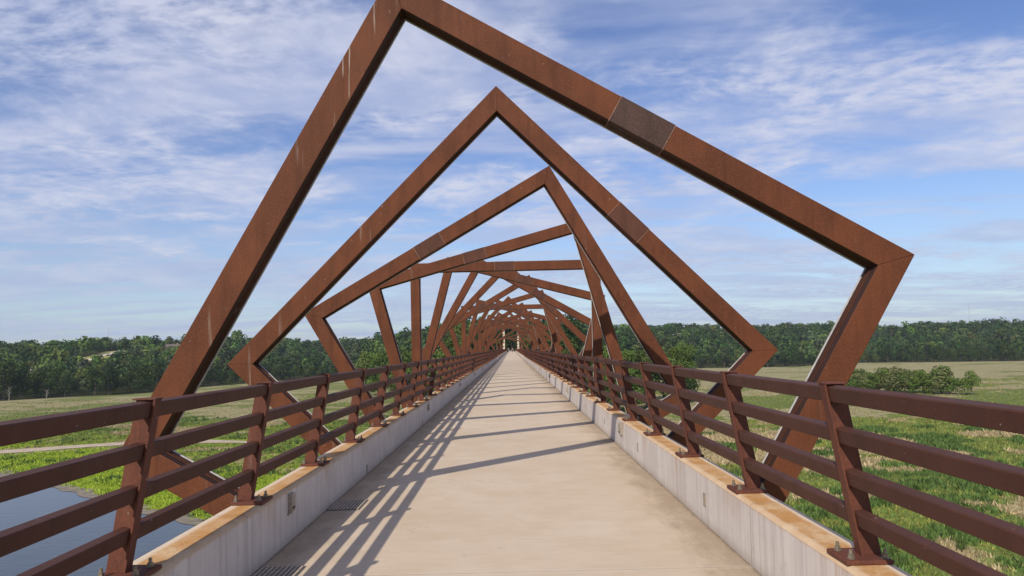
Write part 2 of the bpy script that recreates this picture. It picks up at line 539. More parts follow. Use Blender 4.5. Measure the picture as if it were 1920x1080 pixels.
def railing(side, label):
    root = empty('railing', (XC, 0, ZB))
    tag(root, label, 'railing', 'steel railings along the deck')
    base = Vector((XC, 0, ZB))
    la = math.atan(LEAN)
    ca, sa = math.cos(la), math.sin(la)
    for zt in RTOPS:
        bm = bmesh.new()
        xi = xin(zt) + 0.016
        # section tilted with the posts: u outward, v up
        pts = []
        c = 0.006
        for u, v in ((0, -c), (c, 0), (RD - c, 0), (RD, -c), (RD, -RH + c), (RD - c, -RH), (c, -RH), (0, -RH + c)):
            x = xi + u * ca - v * sa
            z = zt + v * ca + u * sa
            pts.append((side * x, z - ZB))
        prism(bm, pts, 'y', -5.2, Y1 - 4)
        fix(bm)
        r = from_bm('rail', bm, M_RAIL, root)
    # prototype post
    bm = bmesh.new()
    zt, zb = 1.418, ZB + 0.022
    xt, xb = xin(zt), xin(zb)
    # inner flange
    def slab(u0, u1, hy, z0, z1):
        pts = [(xin(z0) + u0, z0), (xin(z0) + u1, z0), (xin(z1) + u1, z1), (xin(z1) + u0, z1)]
        prism(bm, [(side * p[0], p[1] - ZB) for p in pts], 'y', -hy, hy)
    slab(0.0, 0.013, 0.034, zb, zt - 0.006)
    slab(0.0135, 0.122, 0.006, zb, zt - 0.008)
    slab(-0.002, 0.126, 0.036, zt - 0.0055, zt + 0.004)
    fix(bm)
    bevel(bm, 0.0015, 1)
    me_post = bpy.data.meshes.new('post'); bm.normal_update(); bm.to_mesh(me_post); bm.free()
    me_post.materials.append(M_POST)
    bm = bmesh.new()
    box(bm, min(side * 1.862, side * 2.112), max(side * 1.862, side * 2.112), -0.12, 0.12, 0.001, 0.025)
    bevel(bm, 0.004, 1)
    me_plate = bpy.data.meshes.new('base_plate'); bm.to_mesh(me_plate); bm.free()
    me_plate.materials.append(M_POST)
    bm = bmesh.new()
    def cyl(r, z0, z1, n):
        prism(bm, [(r * math.cos(2 * math.pi * i / n + .3), r * math.sin(2 * math.pi * i / n + .3)) for i in range(n)], 'z', z0, z1)
    cyl(0.021, 0.0255, 0.029, 14); cyl(0.0165, 0.0295, 0.048, 6); cyl(0.0095, 0.0485, 0.070, 10); cyl(0.007, 0.0705, 0.074, 10)
    fix(bm)
    me_bolt = bpy.data.meshes.new('bolt'); bm.to_mesh(me_bolt); bm.free()
    me_bolt.materials.append(M_GALV)
    k = -4
    while True:
        y = PY0 + k * PITCH
        if k >= 96 or y > Y1 - 4: break
        p = link('post', me_post, None, root, (0, y, 0))
        if y < 100:
            link('base_plate', me_plate, None, p)
        if y < 24:
            for bx, by in ((1.905, -0.075), (1.905, 0.075), (2.082, -0.085), (2.082, 0.085)):
                link('bolt', me_bolt, None, p, (side * bx, by, 0))
        k += 1
    # the farthest posts as one part
    bm = bmesh.new()
    while PY0 + k * PITCH < Y1 - 4:
        y = PY0 + k * PITCH
        pts = [(xb, zb), (xb + 0.12, zb), (xt + 0.12, zt), (xt, zt)]
        prism(bm, [(side * p[0], p[1] - ZB) for p in pts], 'y', y - 0.02, y + 0.02)
        k += 1
    fix(bm)
    o = from_bm('post', bm, M_POST, root)
    tag(o, kind='stuff')
    return root


railing(-1, 'brown steel railing with four rails casting shadow on the deck, left of the path')
railing(1, 'brown steel railing with four sunlit rails above the bright inner curb, right of the path')

# ------------------------------------------------------------------ tilted steel frames
BW, BD = 0.254, 0.225            # beam width and depth


LIM, ZLOW = HW + CW - 0.004, 0.43


def clip(poly, ax, val, keep_greater):
    out = []
    n = len(poly)
    for i in range(n):
        a, b_ = poly[i], poly[(i + 1) % n]
        ia = (a[ax] > val) == keep_greater; ib = (b_[ax] > val) == keep_greater
        if ia: out.append(a)
        if ia != ib:
            u = (val - a[ax]) / (b_[ax] - a[ax])
            out.append((a[0] + (b_[0] - a[0]) * u, a[1] + (b_[1] - a[1]) * u))
    return out


def frame_meshes(Wd, Ht, phi, cx, cz, spm=None):
    """meshes of one rectangular frame turned by phi about its centre (cx, cz), front at y=0; the frame is cut where it meets the deck"""
    res = []
    w2, h2 = Wd / 2, Ht / 2
    cp, sp_ = math.cos(R(phi)), math.sin(R(phi))
    rot = lambda p: (p[0] * cp + p[1] * sp_, -p[0] * sp_ + p[1] * cp)
    sides = [('top', (-w2, h2), (w2, h2), (0, -1)), ('right', (w2, h2), (w2, -h2), (-1, 0)),
             ('bottom', (w2, -h2), (-w2, -h2), (0, 1)), ('left', (-w2, -h2), (-w2, h2), (1, 0))]
    xl, xr, zl = XC - cx - LIM, XC - cx + LIM, ZLOW - cz

    def ring(a, b, inw, o0, o1):
        d = (b[0] - a[0], b[1] - a[1]); L = math.hypot(*d); d = (d[0] / L, d[1] / L)
        q = [(a[0] + d[0] * o0 + inw[0] * o0, a[1] + d[1] * o0 + inw[1] * o0), (b[0] - d[0] * o0 + inw[0] * o0, b[1] - d[1] * o0 + inw[1] * o0),
             (b[0] - d[0] * o1 + inw[0] * o1, b[1] - d[1] * o1 + inw[1] * o1), (a[0] + d[0] * o1 + inw[0] * o1, a[1] + d[1] * o1 + inw[1] * o1)]
        q = [rot(p) for p in q]
        hit = clip(clip(clip(q, 0, xl, True), 0, xr, False), 1, zl, False) if True else []
        if len(hit) < 3: return [q]
        return [c_ for c_ in (clip(q, 0, xr, True), clip(q, 0, xl, False)) if len(c_) >= 3]
    for nm, a, b2, inw in sides:
        bm = bmesh.new()
        for pc in ring(a, b2, inw, 0, BW): prism(bm, pc, 'y', 0, BD)
        if not bm.faces:
            bm.free(); continue
        fix(bm)
        bevel(bm, 0.006, 2)
        for pc in ring(a, b2, inw, BW - 0.002, BW + 0.007): prism(bm, pc, 'y', 0.105, 0.118)
        for pc in ring(a, b2, inw, BW - 0.002, BW + 0.005): prism(bm, pc, 'y', 0.150, 0.158)
        fix(bm)
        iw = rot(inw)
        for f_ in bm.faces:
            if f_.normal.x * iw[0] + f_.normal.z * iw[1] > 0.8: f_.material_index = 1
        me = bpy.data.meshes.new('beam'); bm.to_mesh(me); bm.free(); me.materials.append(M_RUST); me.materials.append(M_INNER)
        bm = bmesh.new()
        for pc in ring(a, b2, inw, BW - 0.004, BW + 0.010): prism(bm, pc, 'y', BD - 0.014, BD + 0.001)
        fix(bm)
        st = bpy.data.meshes.new('light_strip'); bm.to_mesh(st); bm.free(); st.materials.append(M_STRIP)
        res.append((nm, me, st))
    # splice sleeve on the top beam, with pale weld seams
    RM = Matrix.Rotation(R(phi), 4, 'Y')
    xa, xb = -w2 + Wd * 0.444, -w2 + Wd * 0.547
    bm = bmesh.new()
    box(bm, xa, xb, -0.004, BD + 0.004, h2 - BW - 0.005, h2 + 0.004)
    bevel(bm, 0.004, 1)
    bmesh.ops.transform(bm, matrix=RM, verts=bm.verts[:])
    sp = bpy.data.meshes.new('splice_plate'); bm.to_mesh(sp); bm.free(); sp.materials.append(spm or M_SPLICE)
    wl = []
    for xx in (xa - 0.0035, xb - 0.0035):
        bm = bmesh.new()
        box(bm, xx, xx + 0.006, -0.006, BD + 0.006, h2 - BW - 0.007, h2 + 0.006)
        bmesh.ops.transform(bm, matrix=RM, verts=bm.verts[:])
        w_ = bpy.data.meshes.new('weld_seam'); bm.to_mesh(w_); bm.free(); w_.materials.append(M_WELD); wl.append(w_)
    return res, sp, wl


def make_frame(meshes, seam=True):
    res, sp, wl = meshes
    root = empty('square_arch_frame', (0, 0, 0))
    for nm, me, st in res:
        bo = link('beam', me, None, root)
        link('light_strip', st, None, bo)
        if nm == 'top':
            link('splice_plate', sp, None, bo)
            for w_ in wl:
                link('weld_seam', w_, None, bo)
    return root


def copy_tree(o, parent=None):
    c = o.copy()
    COL.objects.link(c)
    if parent: c.parent = parent
    for ch in o.children:
        copy_tree(ch, c)
    return c


protos_f = {}
D1, STEP = 6.30, 3.27
frames = []
for k in range(1, 26):
    frames.append((k, D1 + STEP * (k - 1)))
for j in range(5):
    frames.append((26 + j, D1 + STEP * 25 + 12.0 + j * 22.0))
tilt_words = {0: 'level and square', 1: 'tipped slightly clockwise', 2: 'tipped far clockwise',
              3: 'standing on one corner', 4: 'peak right of centre', 5: 'top beam rising gently right'}
ordinals = ['first', 'second', 'third', 'fourth', 'fifth', 'sixth', 'seventh', 'eighth', 'ninth', 'tenth', 'eleventh', 'twelfth', 'thirteenth',
            'fourteenth', 'fifteenth', 'sixteenth', 'seventeenth', 'eighteenth', 'nineteenth', 'twentieth', 'twenty-first', 'twenty-second',
            'twenty-third', 'twenty-fourth', 'twenty-fifth', 'twenty-sixth', 'twenty-seventh', 'twenty-eighth', 'twenty-ninth', 'thirtieth',
            'thirty-first', 'thirty-second', 'thirty-third']
own = {1: 'huge rusty steel frame nearest the camera, its peak cut by the top of the photo',
       2: 'second rusty steel frame from the camera, standing on its corner as a diamond',
       3: 'third rusty steel frame from the camera, its peak right of the deck centre',
       4: 'fourth rusty steel frame from the camera, its top beam rising gently to the right',
       5: 'fifth rusty steel frame from the camera, level and square with upright sides'}
for k, D in frames:
    m = k % 6
    phi = {1: 30.0, 2: 44.8, 3: -30.0, 4: -15.0, 5: 0.0, 0: 15.0}[m]
    cx, cz = XC, EYE - 0.12
    Wf, Hf = 5.42, 5.18
    if m == 4: Wf, cx, cz = 5.31, XC - 0.045, EYE - 0.16
    if m == 2: Wf, Hf, cz = 5.46, 5.46, EYE - 0.127
    key, spm = m, None
    if k == 1: Wf, Hf, cx, cz, key, spm = 5.565, 5.21, 0.055, EYE - 0.083, 'first', M_SPLICE_OLD
    if k == 3: cx, cz, key = -0.255, EYE - 0.150, 'third'
    if key not in protos_f:
        protos_f[key] = f = make_frame(frame_meshes(Wf, Hf, phi, cx, cz, spm))
    else:
        f = copy_tree(protos_f[key])
    f.location = (cx, D, cz)
    word = {1: tilt_words[2], 2: tilt_words[3], 3: tilt_words[4], 4: tilt_words[5], 5: tilt_words[0], 0: tilt_words[1]}[m]
    tag(f, own.get(k, '%s rusty square steel frame from the camera, %s' % (ordinals[k - 1], word)), 'frame', 'square steel frames arching over the deck')

# ------------------------------------------------------------------ terrain
ZV = -28.0


def lattice(seed, n=256):
    return np.random.default_rng(seed).random((n, n))


LAT = [lattice(s) for s in range(5)]


def vnoise(x, y, scale, o=0):
    L = LAT[o % 5]; n = L.shape[0]
    u = np.asarray(x, float) / scale + 37.3 * o + 1000; v = np.asarray(y, float) / scale + 11.7 * o + 1000
    i = np.floor(u).astype(int); j = np.floor(v).astype(int)
    a = u - i; b_ = v - j
    a = a * a * (3 - 2 * a); b_ = b_ * b_ * (3 - 2 * b_)
    g = lambda p, q: L[p % n, q % n]
    return (g(i, j) * (1 - a) + g(i + 1, j) * a) * (1 - b_) + (g(i, j + 1) * (1 - a) + g(i + 1, j + 1) * a) * b_


def fbm(x, y, scale, o=0):
    return (vnoise(x, y, scale, o) + 0.5 * vnoise(x, y, scale / 2.1, o + 1) + 0.25 * vnoise(x, y, scale / 4.3, o + 2)) / 1.75


def sstep(v):
    v = np.clip(v, 0, 1)
    return v * v * (3 - 2 * v)


_T = np.array([-3.0, -1.0, -.75, -.56, -.42, -.30, -.24, -.19, -.13, -.08, 0, .08, .13, .18, .27, .42, .50, .58, .73, 1.0, 3.0])
_D = np.array([430, 470, 493, 530, 660, 770, 770, 560, 420, 290, 262, 285, 420, 700, 816, 800, 882, 862, 825, 790, 760.])


def edge(x, y):
    t_ = np.asarray(x, float) / np.maximum(y, 1.0)
    return np.interp(t_, _T, _D) + (vnoise(x, y, 70, 2) - 0.5) * 26


def ground(x, y):
    x = np.asarray(x, float); y = np.asarray(y, float)
    D = edge(x, y)
    t_ = np.abs(x / np.maximum(y, 1.0))
    c = 1 - sstep((t_ - 0.07) / 0.09)
    q = y - D
    sideh = np.where(x < 0, 33.0, 40.5) * sstep(q / 500.0)
    cent = 27.6 * sstep(q / 34.0) + 17 * sstep((q - 150) / 900.0)
    h = ZV + sideh * (1 - c) + cent * c
    h = h + (fbm(x, y, 210, 1) - 0.5) * 20 * sstep((q - 120) / 300)
    # the trail keeps level through the wood
    tr = (1 - sstep((np.abs(x - XC) - 4) / 14)) * sstep((y - 288) / 10)
    h = h * (1 - tr) + (-0.35) * tr
    return np.where(q < 0, ZV, h)


def sinh_grid(lo, hi, k, du):
    a = np.arcsinh(lo / k); b_ = np.arcsinh(hi / k)
    return k * np.sinh(np.linspace(a, b_, int((b_ - a) / du)))


gx = sinh_grid(-6000, 6000, 110, 0.016)
gy = sinh_grid(-900, 9000, 130, 0.013)
GX, GY = np.meshgrid(gx, gy)
GZ = ground(GX, GY)
nx, ny = len(gx), len(gy)
V = np.stack([GX.ravel(), GY.ravel(), GZ.ravel()], 1)
idx = np.arange(nx * ny).reshape(ny, nx)
F = np.stack([idx[:-1, :-1].ravel(), idx[:-1, 1:].ravel(), idx[1:, 1:].ravel(), idx[1:, :-1].ravel()], 1)

SHORE = [(-400, 262), (-230, 225), (-160, 196), (-131, 176.5), (-108.7, 162), (-92.4, 150), (-70.9, 132), (-56.5, 122.5), (-44, 112), (-30, 96), (-20, 70), (-24, 20), (-60, -60), (-400, -80)]


def pond_sd(x, y):
    """rough signed distance to the pond polygon (negative inside)"""
    x = np.asarray(x, float); y = np.asarray(y, float)
    P_ = np.array(SHORE, float)
    n = len(P_)
    d = np.full(x.shape, 1e9); inside = np.zeros(x.shape, bool)
    for i in range(n):
        a = P_[i]; b_ = P_[(i + 1) % n]
        ab = b_ - a
        tt = np.clip(((x - a[0]) * ab[0] + (y - a[1]) * ab[1]) / (ab @ ab), 0, 1)
        d = np.minimum(d, np.hypot(x - a[0] - tt * ab[0], y - a[1] - tt * ab[1]))
        cr = ((a[1] > y) != (b_[1] > y)) & (x < (b_[0] - a[0]) * (y - a[1]) / (b_[1] - a[1] + 1e-12) + a[0])
        inside ^= cr
    return np.where(inside, -d, d)


def dryness(x, y):
    b_ = np.where(x > 0, 0.42 + 0.46 * sstep((y - 300) / 330), 0.42 + 0.13 * sstep((y - 290) / 170))
    n_ = vnoise(x, y * 1.7, 42, 0) * 0.45 + vnoise(x, y * 1.5, 16, 1) * 0.42 + vnoise(x, y * 1.3, 6, 2) * 0.30 - 0.585
    return b_ + np.where(x > 0, 0.10 * (1 - sstep((y - 260) / 120)), 0.0) + n_ * 2.3


fx, fy = V[:, 0], V[:, 1]
sd = pond_sd(fx, fy)
q = fy - edge(fx, fy)
dry = dryness(fx, fy) - np.where(fx < 0, 0.45 * np.exp(-(np.maximum(sd, 0) / 34.0) ** 2), 0)
lush = np.where(fx < 0, np.exp(-(np.maximum(sd, 0) / 30.0) ** 2) * 1.0, 0) + np.where(fx > 0, 0.38, 0.55) * (1 - sstep((fy - 250) / 150))
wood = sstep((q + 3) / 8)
me = np_mesh('valley_ground', V, F, attrs={'dry': dry, 'lush': lush, 'wood': wood}, smooth=True)

M_GROUND, t, b = mat('valley_grass')


def attr(t, name, vec=False):
    nd = t.n('ShaderNodeAttribute'); nd.attribute_name = name
    return nd.outputs['Color' if vec else 'Fac']


pos = t.n('ShaderNodeNewGeometry').outputs['Position']
n_big = t.noise(t.mapping(pos, (1.0, 1.5, 1)), 0.016, 5, 0.62)
n_mid = t.noise(t.mapping(pos, (1.0, 1.4, 1), loc=(50, 3, 0)), 0.075, 5, 0.65)
n_sm = t.noise(pos, 0.55, 4, 0.65)
n_fn = t.noise(pos, 2.6, 3, 0.7)
dryv = t.math('ADD', attr(t, 'dry'), t.math('MULTIPLY', t.math('SUBTRACT', n_sm, 0.5), 0.5))
green = t.mix(t.ramp(n_sm, 0.32, 0.68), (0.100, 0.140, 0.036), (0.190, 0.230, 0.072))
green = t.mix(t.ramp(n_mid, 0.40, 0.66, 0, 0.65), green, (0.165, 0.190, 0.062))
yy_ = t.n('ShaderNodeSeparateXYZ'); t.link(pos, yy_.inputs[0])
green = t.mix(t.ramp(yy_.outputs[1], 280, 480, 0, 0.7), green, (0.215, 0.220, 0.090))
lushc = t.mix(t.ramp(n_sm, 0.3, 0.7), (0.175, 0.245, 0.026), (0.320, 0.390, 0.040))
green = t.mix(t.ramp(t.math('ADD', attr(t, 'lush'), t.math('MULTIPLY', t.math('SUBTRACT', n_mid, 0.5), 0.9)), 0.25, 0.80), green, lushc)
tan = t.mix(t.ramp(n_sm, 0.3, 0.72), (0.245, 0.218, 0.108), (0.420, 0.370, 0.215))
c = t.mix(t.ramp(dryv, 0.42, 0.66, 0, 0.94), green, tan)
c = t.mix(t.ramp(n_fn, 0.50, 0.80, 0, 0.35), c, (0.055, 0.075, 0.022))
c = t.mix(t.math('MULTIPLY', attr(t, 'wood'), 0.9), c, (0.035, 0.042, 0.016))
t.link(c, b.inputs['Base Color'])
b.inputs['Roughness'].default_value = 1.0
b.inputs['Specular IOR Level'].default_value = 0.0
bump(t, b, t.math('ADD', t.math('MULTIPLY', n_sm, 2.0), n_fn), 0.8, 0.5)
g = link('ground', me, M_GROUND)
tag(g, kind='structure')


# ---- pond, its mud bank and the dirt path
def smooth_line(pts, n=14):
    P_ = [np.array(p, float) for p in pts]
    out = []
    for i in range(len(P_) - 1):
        p0 = P_[max(i - 1, 0)]; p1 = P_[i]; p2 = P_[i + 1]; p3 = P_[min(i + 2, len(P_) - 1)]
        for s in range(n):
            u = s / n
            out.append(0.5 * ((2 * p1) + (-p0 + p2) * u + (2 * p0 - 5 * p1 + 4 * p2 - p3) * u * u + (-p0 + 3 * p1 - 3 * p2 + p3) * u ** 3))
    out.append(P_[-1])
    return np.array(out)


line = smooth_line(SHORE[:11], 16)
tang = np.gradient(line, axis=0); tang /= np.linalg.norm(tang, axis=1)[:, None]
nor = np.stack([tang[:, 1], -tang[:, 0]], 1)      # towards the water or the land
if pond_sd(*(line[20] + nor[20] * 4)[:, None])[0] < 0: nor = -nor      # make it point to the land
wob = (np.array([vnoise(p[0], p[1], 7, 1) for p in line]) - 0.5) * 3.0
line = line + nor * wob[:, None]
poly = [tuple(p) for p in line] + SHORE[11:]
bm = bmesh.new()
fce = bm.faces.new([bm.verts.new((p[0], p[1], ZV + 0.05)) for p in poly])
bmesh.ops.triangulate(bm, faces=[fce])
for f_ in bm.faces:
    if f_.normal.z < 0: f_.normal_flip()
M_WATER, t, b = mat('pond_water')
pos = t.n('ShaderNodeNewGeometry').outputs['Position']
b.inputs['Base Color'].default_value = (0.034, 0.050, 0.062, 1)
b.inputs['Roughness'].default_value = 0.07
b.inputs['IOR'].default_value = 1.333
bump(t, b, t.math('ADD', t.noise(t.mapping(pos, (1, 2.0, 1)), 0.35, 3, 0.5), t.math('MULTIPLY', t.noise(pos, 2.0, 3), 0.3)), 0.16, 0.25)
o = from_bm('pond_water', bm, M_WATER); tag(o, kind='structure')

M_MUD, t, b = mat('mud')
pos = t.n('ShaderNodeNewGeometry').outputs['Position']
c = t.mix(t.ramp(t.noise(t.mapping(pos, (0.3, 1.2, 1), (0, 0, R(45))), 1.0, 4, 0.6), 0.3, 0.7), (0.135, 0.105, 0.075), (0.27, 0.22, 0.16))
c = t.mix(t.ramp(t.noise(pos, 0.35, 4, 0.7), 0.50, 0.68, 0, 0.8), c, (0.10, 0.13, 0.03))
t.link(c, b.inputs['Base Color']); b.inputs['Roughness'].default_value = 0.8


def strip(name, ln, nr, w0, w1, z, m_, kind='structure'):
    n = len(ln)
    a = ln + nr * np.asarray(w0)[:, None]; b_ = ln + nr * np.asarray(w1)[:, None]
    V_ = np.concatenate([np.c_[a, np.full(n, z)], np.c_[b_, np.full(n, z)]])
    i = np.arange(n - 1)
    F_ = np.stack([i, i + 1, i + 1 + n, i + n], 1)
    me_ = np_mesh(name, V_, F_)
    bm_ = bmesh.new(); bm_.from_mesh(me_); bmesh.ops.recalc_face_normals(bm_, faces=bm_.faces[:])
    if sum(f.normal.z for f in bm_.faces) < 0:
        bmesh.ops.reverse_faces(bm_, faces=bm_.faces[:])
    bm_.to_mesh(me_); bm_.free()
    o_ = link(name, me_, m_); tag(o_, kind=kind)
    return o_


nz = lambda l, s, o_: np.array([vnoise(p[0], p[1], s, o_) for p in l])
strip('mud_bank', line, nor, -0.8 + 0 * nz(line, 5, 1), 2.2 + 3.6 * nz(line, 9, 2), ZV + 0.10, M_MUD)

M_PATH, t, b = mat('dirt_path')
pos = t.n('ShaderNodeNewGeometry').outputs['Position']
c = t.mix(t.ramp(t.noise(pos, 0.4, 5, 0.65), 0.3, 0.7), (0.36, 0.27, 0.19), (0.50, 0.40, 0.30))
t.link(c, b.inputs['Base Color']); b.inputs['Roughness'].default_value = 0.9
pl = smooth_line([(-186, 213), (-176, 217), (-163, 221), (-134, 235), (-112, 236), (-92, 232), (-78, 222)], 12)
tg = np.gradient(pl, axis=0); tg /= np.linalg.norm(tg, axis=1)[:, None]
pn = np.stack([-tg[:, 1], tg[:, 0]], 1)
taper = np.clip(np.minimum(np.arange(len(pl)) / 14.0, (len(pl) - 1 - np.arange(len(pl))) / 22.0), 0, 1)
strip('dirt_path', pl, pn, (-3.4 - 2.0 * nz(pl, 14, 0)) * taper, (2.8 + 2.6 * nz(pl, 14, 3)) * taper, ZV + 0.15, M_PATH)

# trail beyond the bridge
bm = bmesh.new()
box(bm, XC - 1.6, XC + 1.6, Y1 - 1.5, Y1 + 160, -0.4, -0.01)
o = from_bm('trail', bm, M_PATH); tag(o, kind='structure')

# ------------------------------------------------------------------ vegetation
M_LEAF, t, b = mat('foliage')
tint = attr(t, 'tint', True)
oi = t.n('ShaderNodeObjectInfo')
pos = t.n('ShaderNodeNewGeometry').outputs['Position']
hs = t.n('ShaderNodeHueSaturation')
t.link(tint, hs.inputs['Color'])
t.link(t.ramp(oi.outputs['Random'], 0, 1, 0.485, 0.512, False), hs.inputs['Hue'])
t.link(t.ramp(t.noise(pos, 0.9, 3, 0.6), 0.3, 0.7, 0.72, 1.22, False), hs.inputs['Value'])
hs.inputs['Saturation'].default_value = 1.0
t.link(t.mix(1.0, hs.outputs[0], t.mix(oi.outputs['Random'], (0.78, 0.78, 0.78), (1.18, 1.12, 1.0)), 'MULTIPLY'), b.inputs['Base Color'])
b.inputs['Roughness'].default_value = 0.75
b.inputs['Specular IOR Level'].default_value = 0.12
tr = t.n('ShaderNodeBsdfTranslucent'); t.link(hs.outputs[0], tr.inputs['Color'])
mx = t.n('ShaderNodeMixShader'); mx.inputs[0].default_value = 0.15
t.link(b.outputs[0], mx.inputs[1]); t.link(tr.outputs[0], mx.inputs[2])
outn = [n_ for n_ in t.nt.nodes if n_.type == 'OUTPUT_MATERIAL'][0]
t.link(mx.outputs[0], outn.inputs['Surface'])
M_BARK = plain('bark', (0.11, 0.088, 0.065), 0.9, 0, 0.35, 3.0)
M_DEADWOOD = plain('bleached_wood', (0.30, 0.27, 0.23), 0.8, 0, 0.2, 3.0)


def quads(C, N, S, seed_rng, aspect=0.8):
    """leaf quads at centres C with normals N and half-size S"""
    n = len(C)
    ref = seed_rng.normal(size=(n, 3))
    U = np.cross(N, ref); U /= (np.linalg.norm(U, axis=1)[:, None] + 1e-9)
    Wv = np.cross(N, U)
    S = S[:, None]
    V_ = np.stack([C - U * S, C - Wv * S * aspect, C + U * S, C + Wv * S * aspect], 1).reshape(-1, 3)
    F_ = np.arange(4 * n).reshape(n, 4)
    return V_, F_


def crown_points(rg, n, H, Rr, base_frac=0.22, lobes=9, jit=0.3):
    """points spread through lobes of a crown of height H and radius Rr, with outward normals"""
    z0 = H * base_frac
    L = []
    for i in range(lobes):
        a = rg.uniform(0, 2 * math.pi); u = rg.uniform(0, 1)
        zz = z0 + (H - z0) * (0.15 + 0.72 * u)
        rr = Rr * (0.62 - 0.35 * abs(u - 0.4)) * rg.uniform(0.55, 1.1)
        L.append((rr * math.cos(a), rr * math.sin(a), zz, Rr * rg.uniform(0.34, 0.56), (H - z0) * rg.uniform(0.13, 0.22)))
    L.append((0, 0, z0 + (H - z0) * 0.55, Rr * 0.62, (H - z0) * 0.40))
    L.append((rg.uniform(-.15, .15) * Rr, rg.uniform(-.15, .15) * Rr, H * 0.90, Rr * 0.36, H * 0.10))
    L = np.array(L)
    wgt = L[:, 3] ** 2 * L[:, 4]; wgt = wgt ** 0.7; wgt /= wgt.sum()
    ii = rg.choice(len(L), n, p=wgt)
    d = rg.normal(size=(n, 3)); d /= np.linalg.norm(d, axis=1)[:, None]
    rad = 1 - rg.random(n) ** 2 * 0.45
    C = L[ii, :3] + d * rad[:, None] * np.c_[L[ii, 3], L[ii, 3], L[ii, 4]]
    N = d + rg.normal(size=(n, 3)) * jit
    N /= np.linalg.norm(N, axis=1)[:, None]
    return C, N


def limb_mesh(bm, p0, p1, r0, r1, n=6):
    p0 = Vector(p0); p1 = Vector(p1)
    d = (p1 - p0).normalized()
    a = d.orthogonal().normalized(); c_ = d.cross(a)
    A = [bm.verts.new(p0 + (a * math.cos(2 * math.pi * i / n) + c_ * math.sin(2 * math.pi * i / n)) * r0) for i in range(n)]
    B = [bm.verts.new(p1 + (a * math.cos(2 * math.pi * i / n) + c_ * math.sin(2 * math.pi * i / n)) * r1) for i in range(n)]
    for i in range(n):
        bm.faces.new((A[i], A[(i + 1) % n], B[(i + 1) % n], B[i]))
    bm.faces.new(list(reversed(A))); bm.faces.new(B)


def tree_meshes(seed, H, Rr, n, leaf, base_frac, col, trunk_r=0.28):
    rg = np.random.default_rng(seed)
    C, N = crown_points(rg, n, H, Rr, base_frac)
    S = rg.uniform(0.55, 1.2, n) * leaf
    V_, F_ = quads(C, N, S, rg)
    cc = np.array(col)[None, :] * rg.uniform(0.84, 1.18, (n, 1)) * (1 + rg.normal(size=(n, 3)) * 0.05)
    crown = np_mesh('crown', V_, F_, np.repeat(np.clip(cc, 0.004, 0.5), 4, 0))
    crown.materials.append(M_LEAF)
    bm_ = bmesh.new()
    lean = Vector((rg.uniform(-.05, .05) * H, rg.uniform(-.05, .05) * H, 0))
    m1 = Vector((0, 0, H * 0.35)) + lean * 0.5; m2 = Vector((0, 0, H * 0.82)) + lean
    limb_mesh(bm_, (0, 0, -0.6), m1, trunk_r, trunk_r * 0.7, 7)
    limb_mesh(bm_, m1, m2, trunk_r * 0.7, trunk_r * 0.18, 6)
    for i in range(7):
        a = rg.uniform(0, 6.28); u = rg.uniform(0.15, 0.9)
        s = m1.lerp(m2, u * 0.8) if i > 1 else Vector((0, 0, H * 0.2))
        e = s + Vector((math.cos(a) * Rr * 0.65, math.sin(a) * Rr * 0.65, H * rg.uniform(0.08, 0.22)))
        limb_mesh(bm_, s, e, trunk_r * 0.35, trunk_r * 0.08, 5)
    tr_ = bpy.data.meshes.new('trunk'); bm_.to_mesh(tr_); bm_.free(); tr_.materials.append(M_BARK)
    return crown, tr_


DK, MD, LT = (0.034, 0.056, 0.018), (0.052, 0.082, 0.022), (0.098, 0.140, 0.032)
KINDS = []       # valley trees, nominal height 13
for i, (H, Rr, c_, bf) in enumerate([(13, 4.8, DK, .04), (14.5, 5.0, DK, .06), (12, 5.0, MD, .03), (13.5, 4.5, MD, .08), (11, 4.7, LT, .03), (15, 4.6, (0.062, 0.080, 0.038), .10)]):
    KINDS.append(tree_meshes(40 + i, H, Rr, 900, 0.42, bf, c_))
NEARK = []       # cottonwoods close to the bridge
for i, (H, Rr, c_, bf) in enumerate([(25, 8.5, (0.088, 0.135, 0.030), .12), (27, 8.0, (0.070, 0.112, 0.026), .2), (22, 7.5, (0.105, 0.150, 0.040), .08)]):
    NEARK.append(tree_meshes(60 + i, H, Rr, 3800, 0.52, bf, c_, 0.5))


def put_tree(meshes, x, y, s, rz, label, group, name='broadleaf_tree', cat='tree', z=None):
    z = float(ground(np.array([x]), np.array([y]))[0]) if z is None else z
    r_ = empty(name, (x, y, z), (0, 0, rz))
    r_.scale = (s[0], s[1], s[2])
    link('crown', meshes[0], None, r_)
    link('trunk', meshes[1], None, r_)
    tag(r_, label, cat, group)
    return r_


n_ind = 0
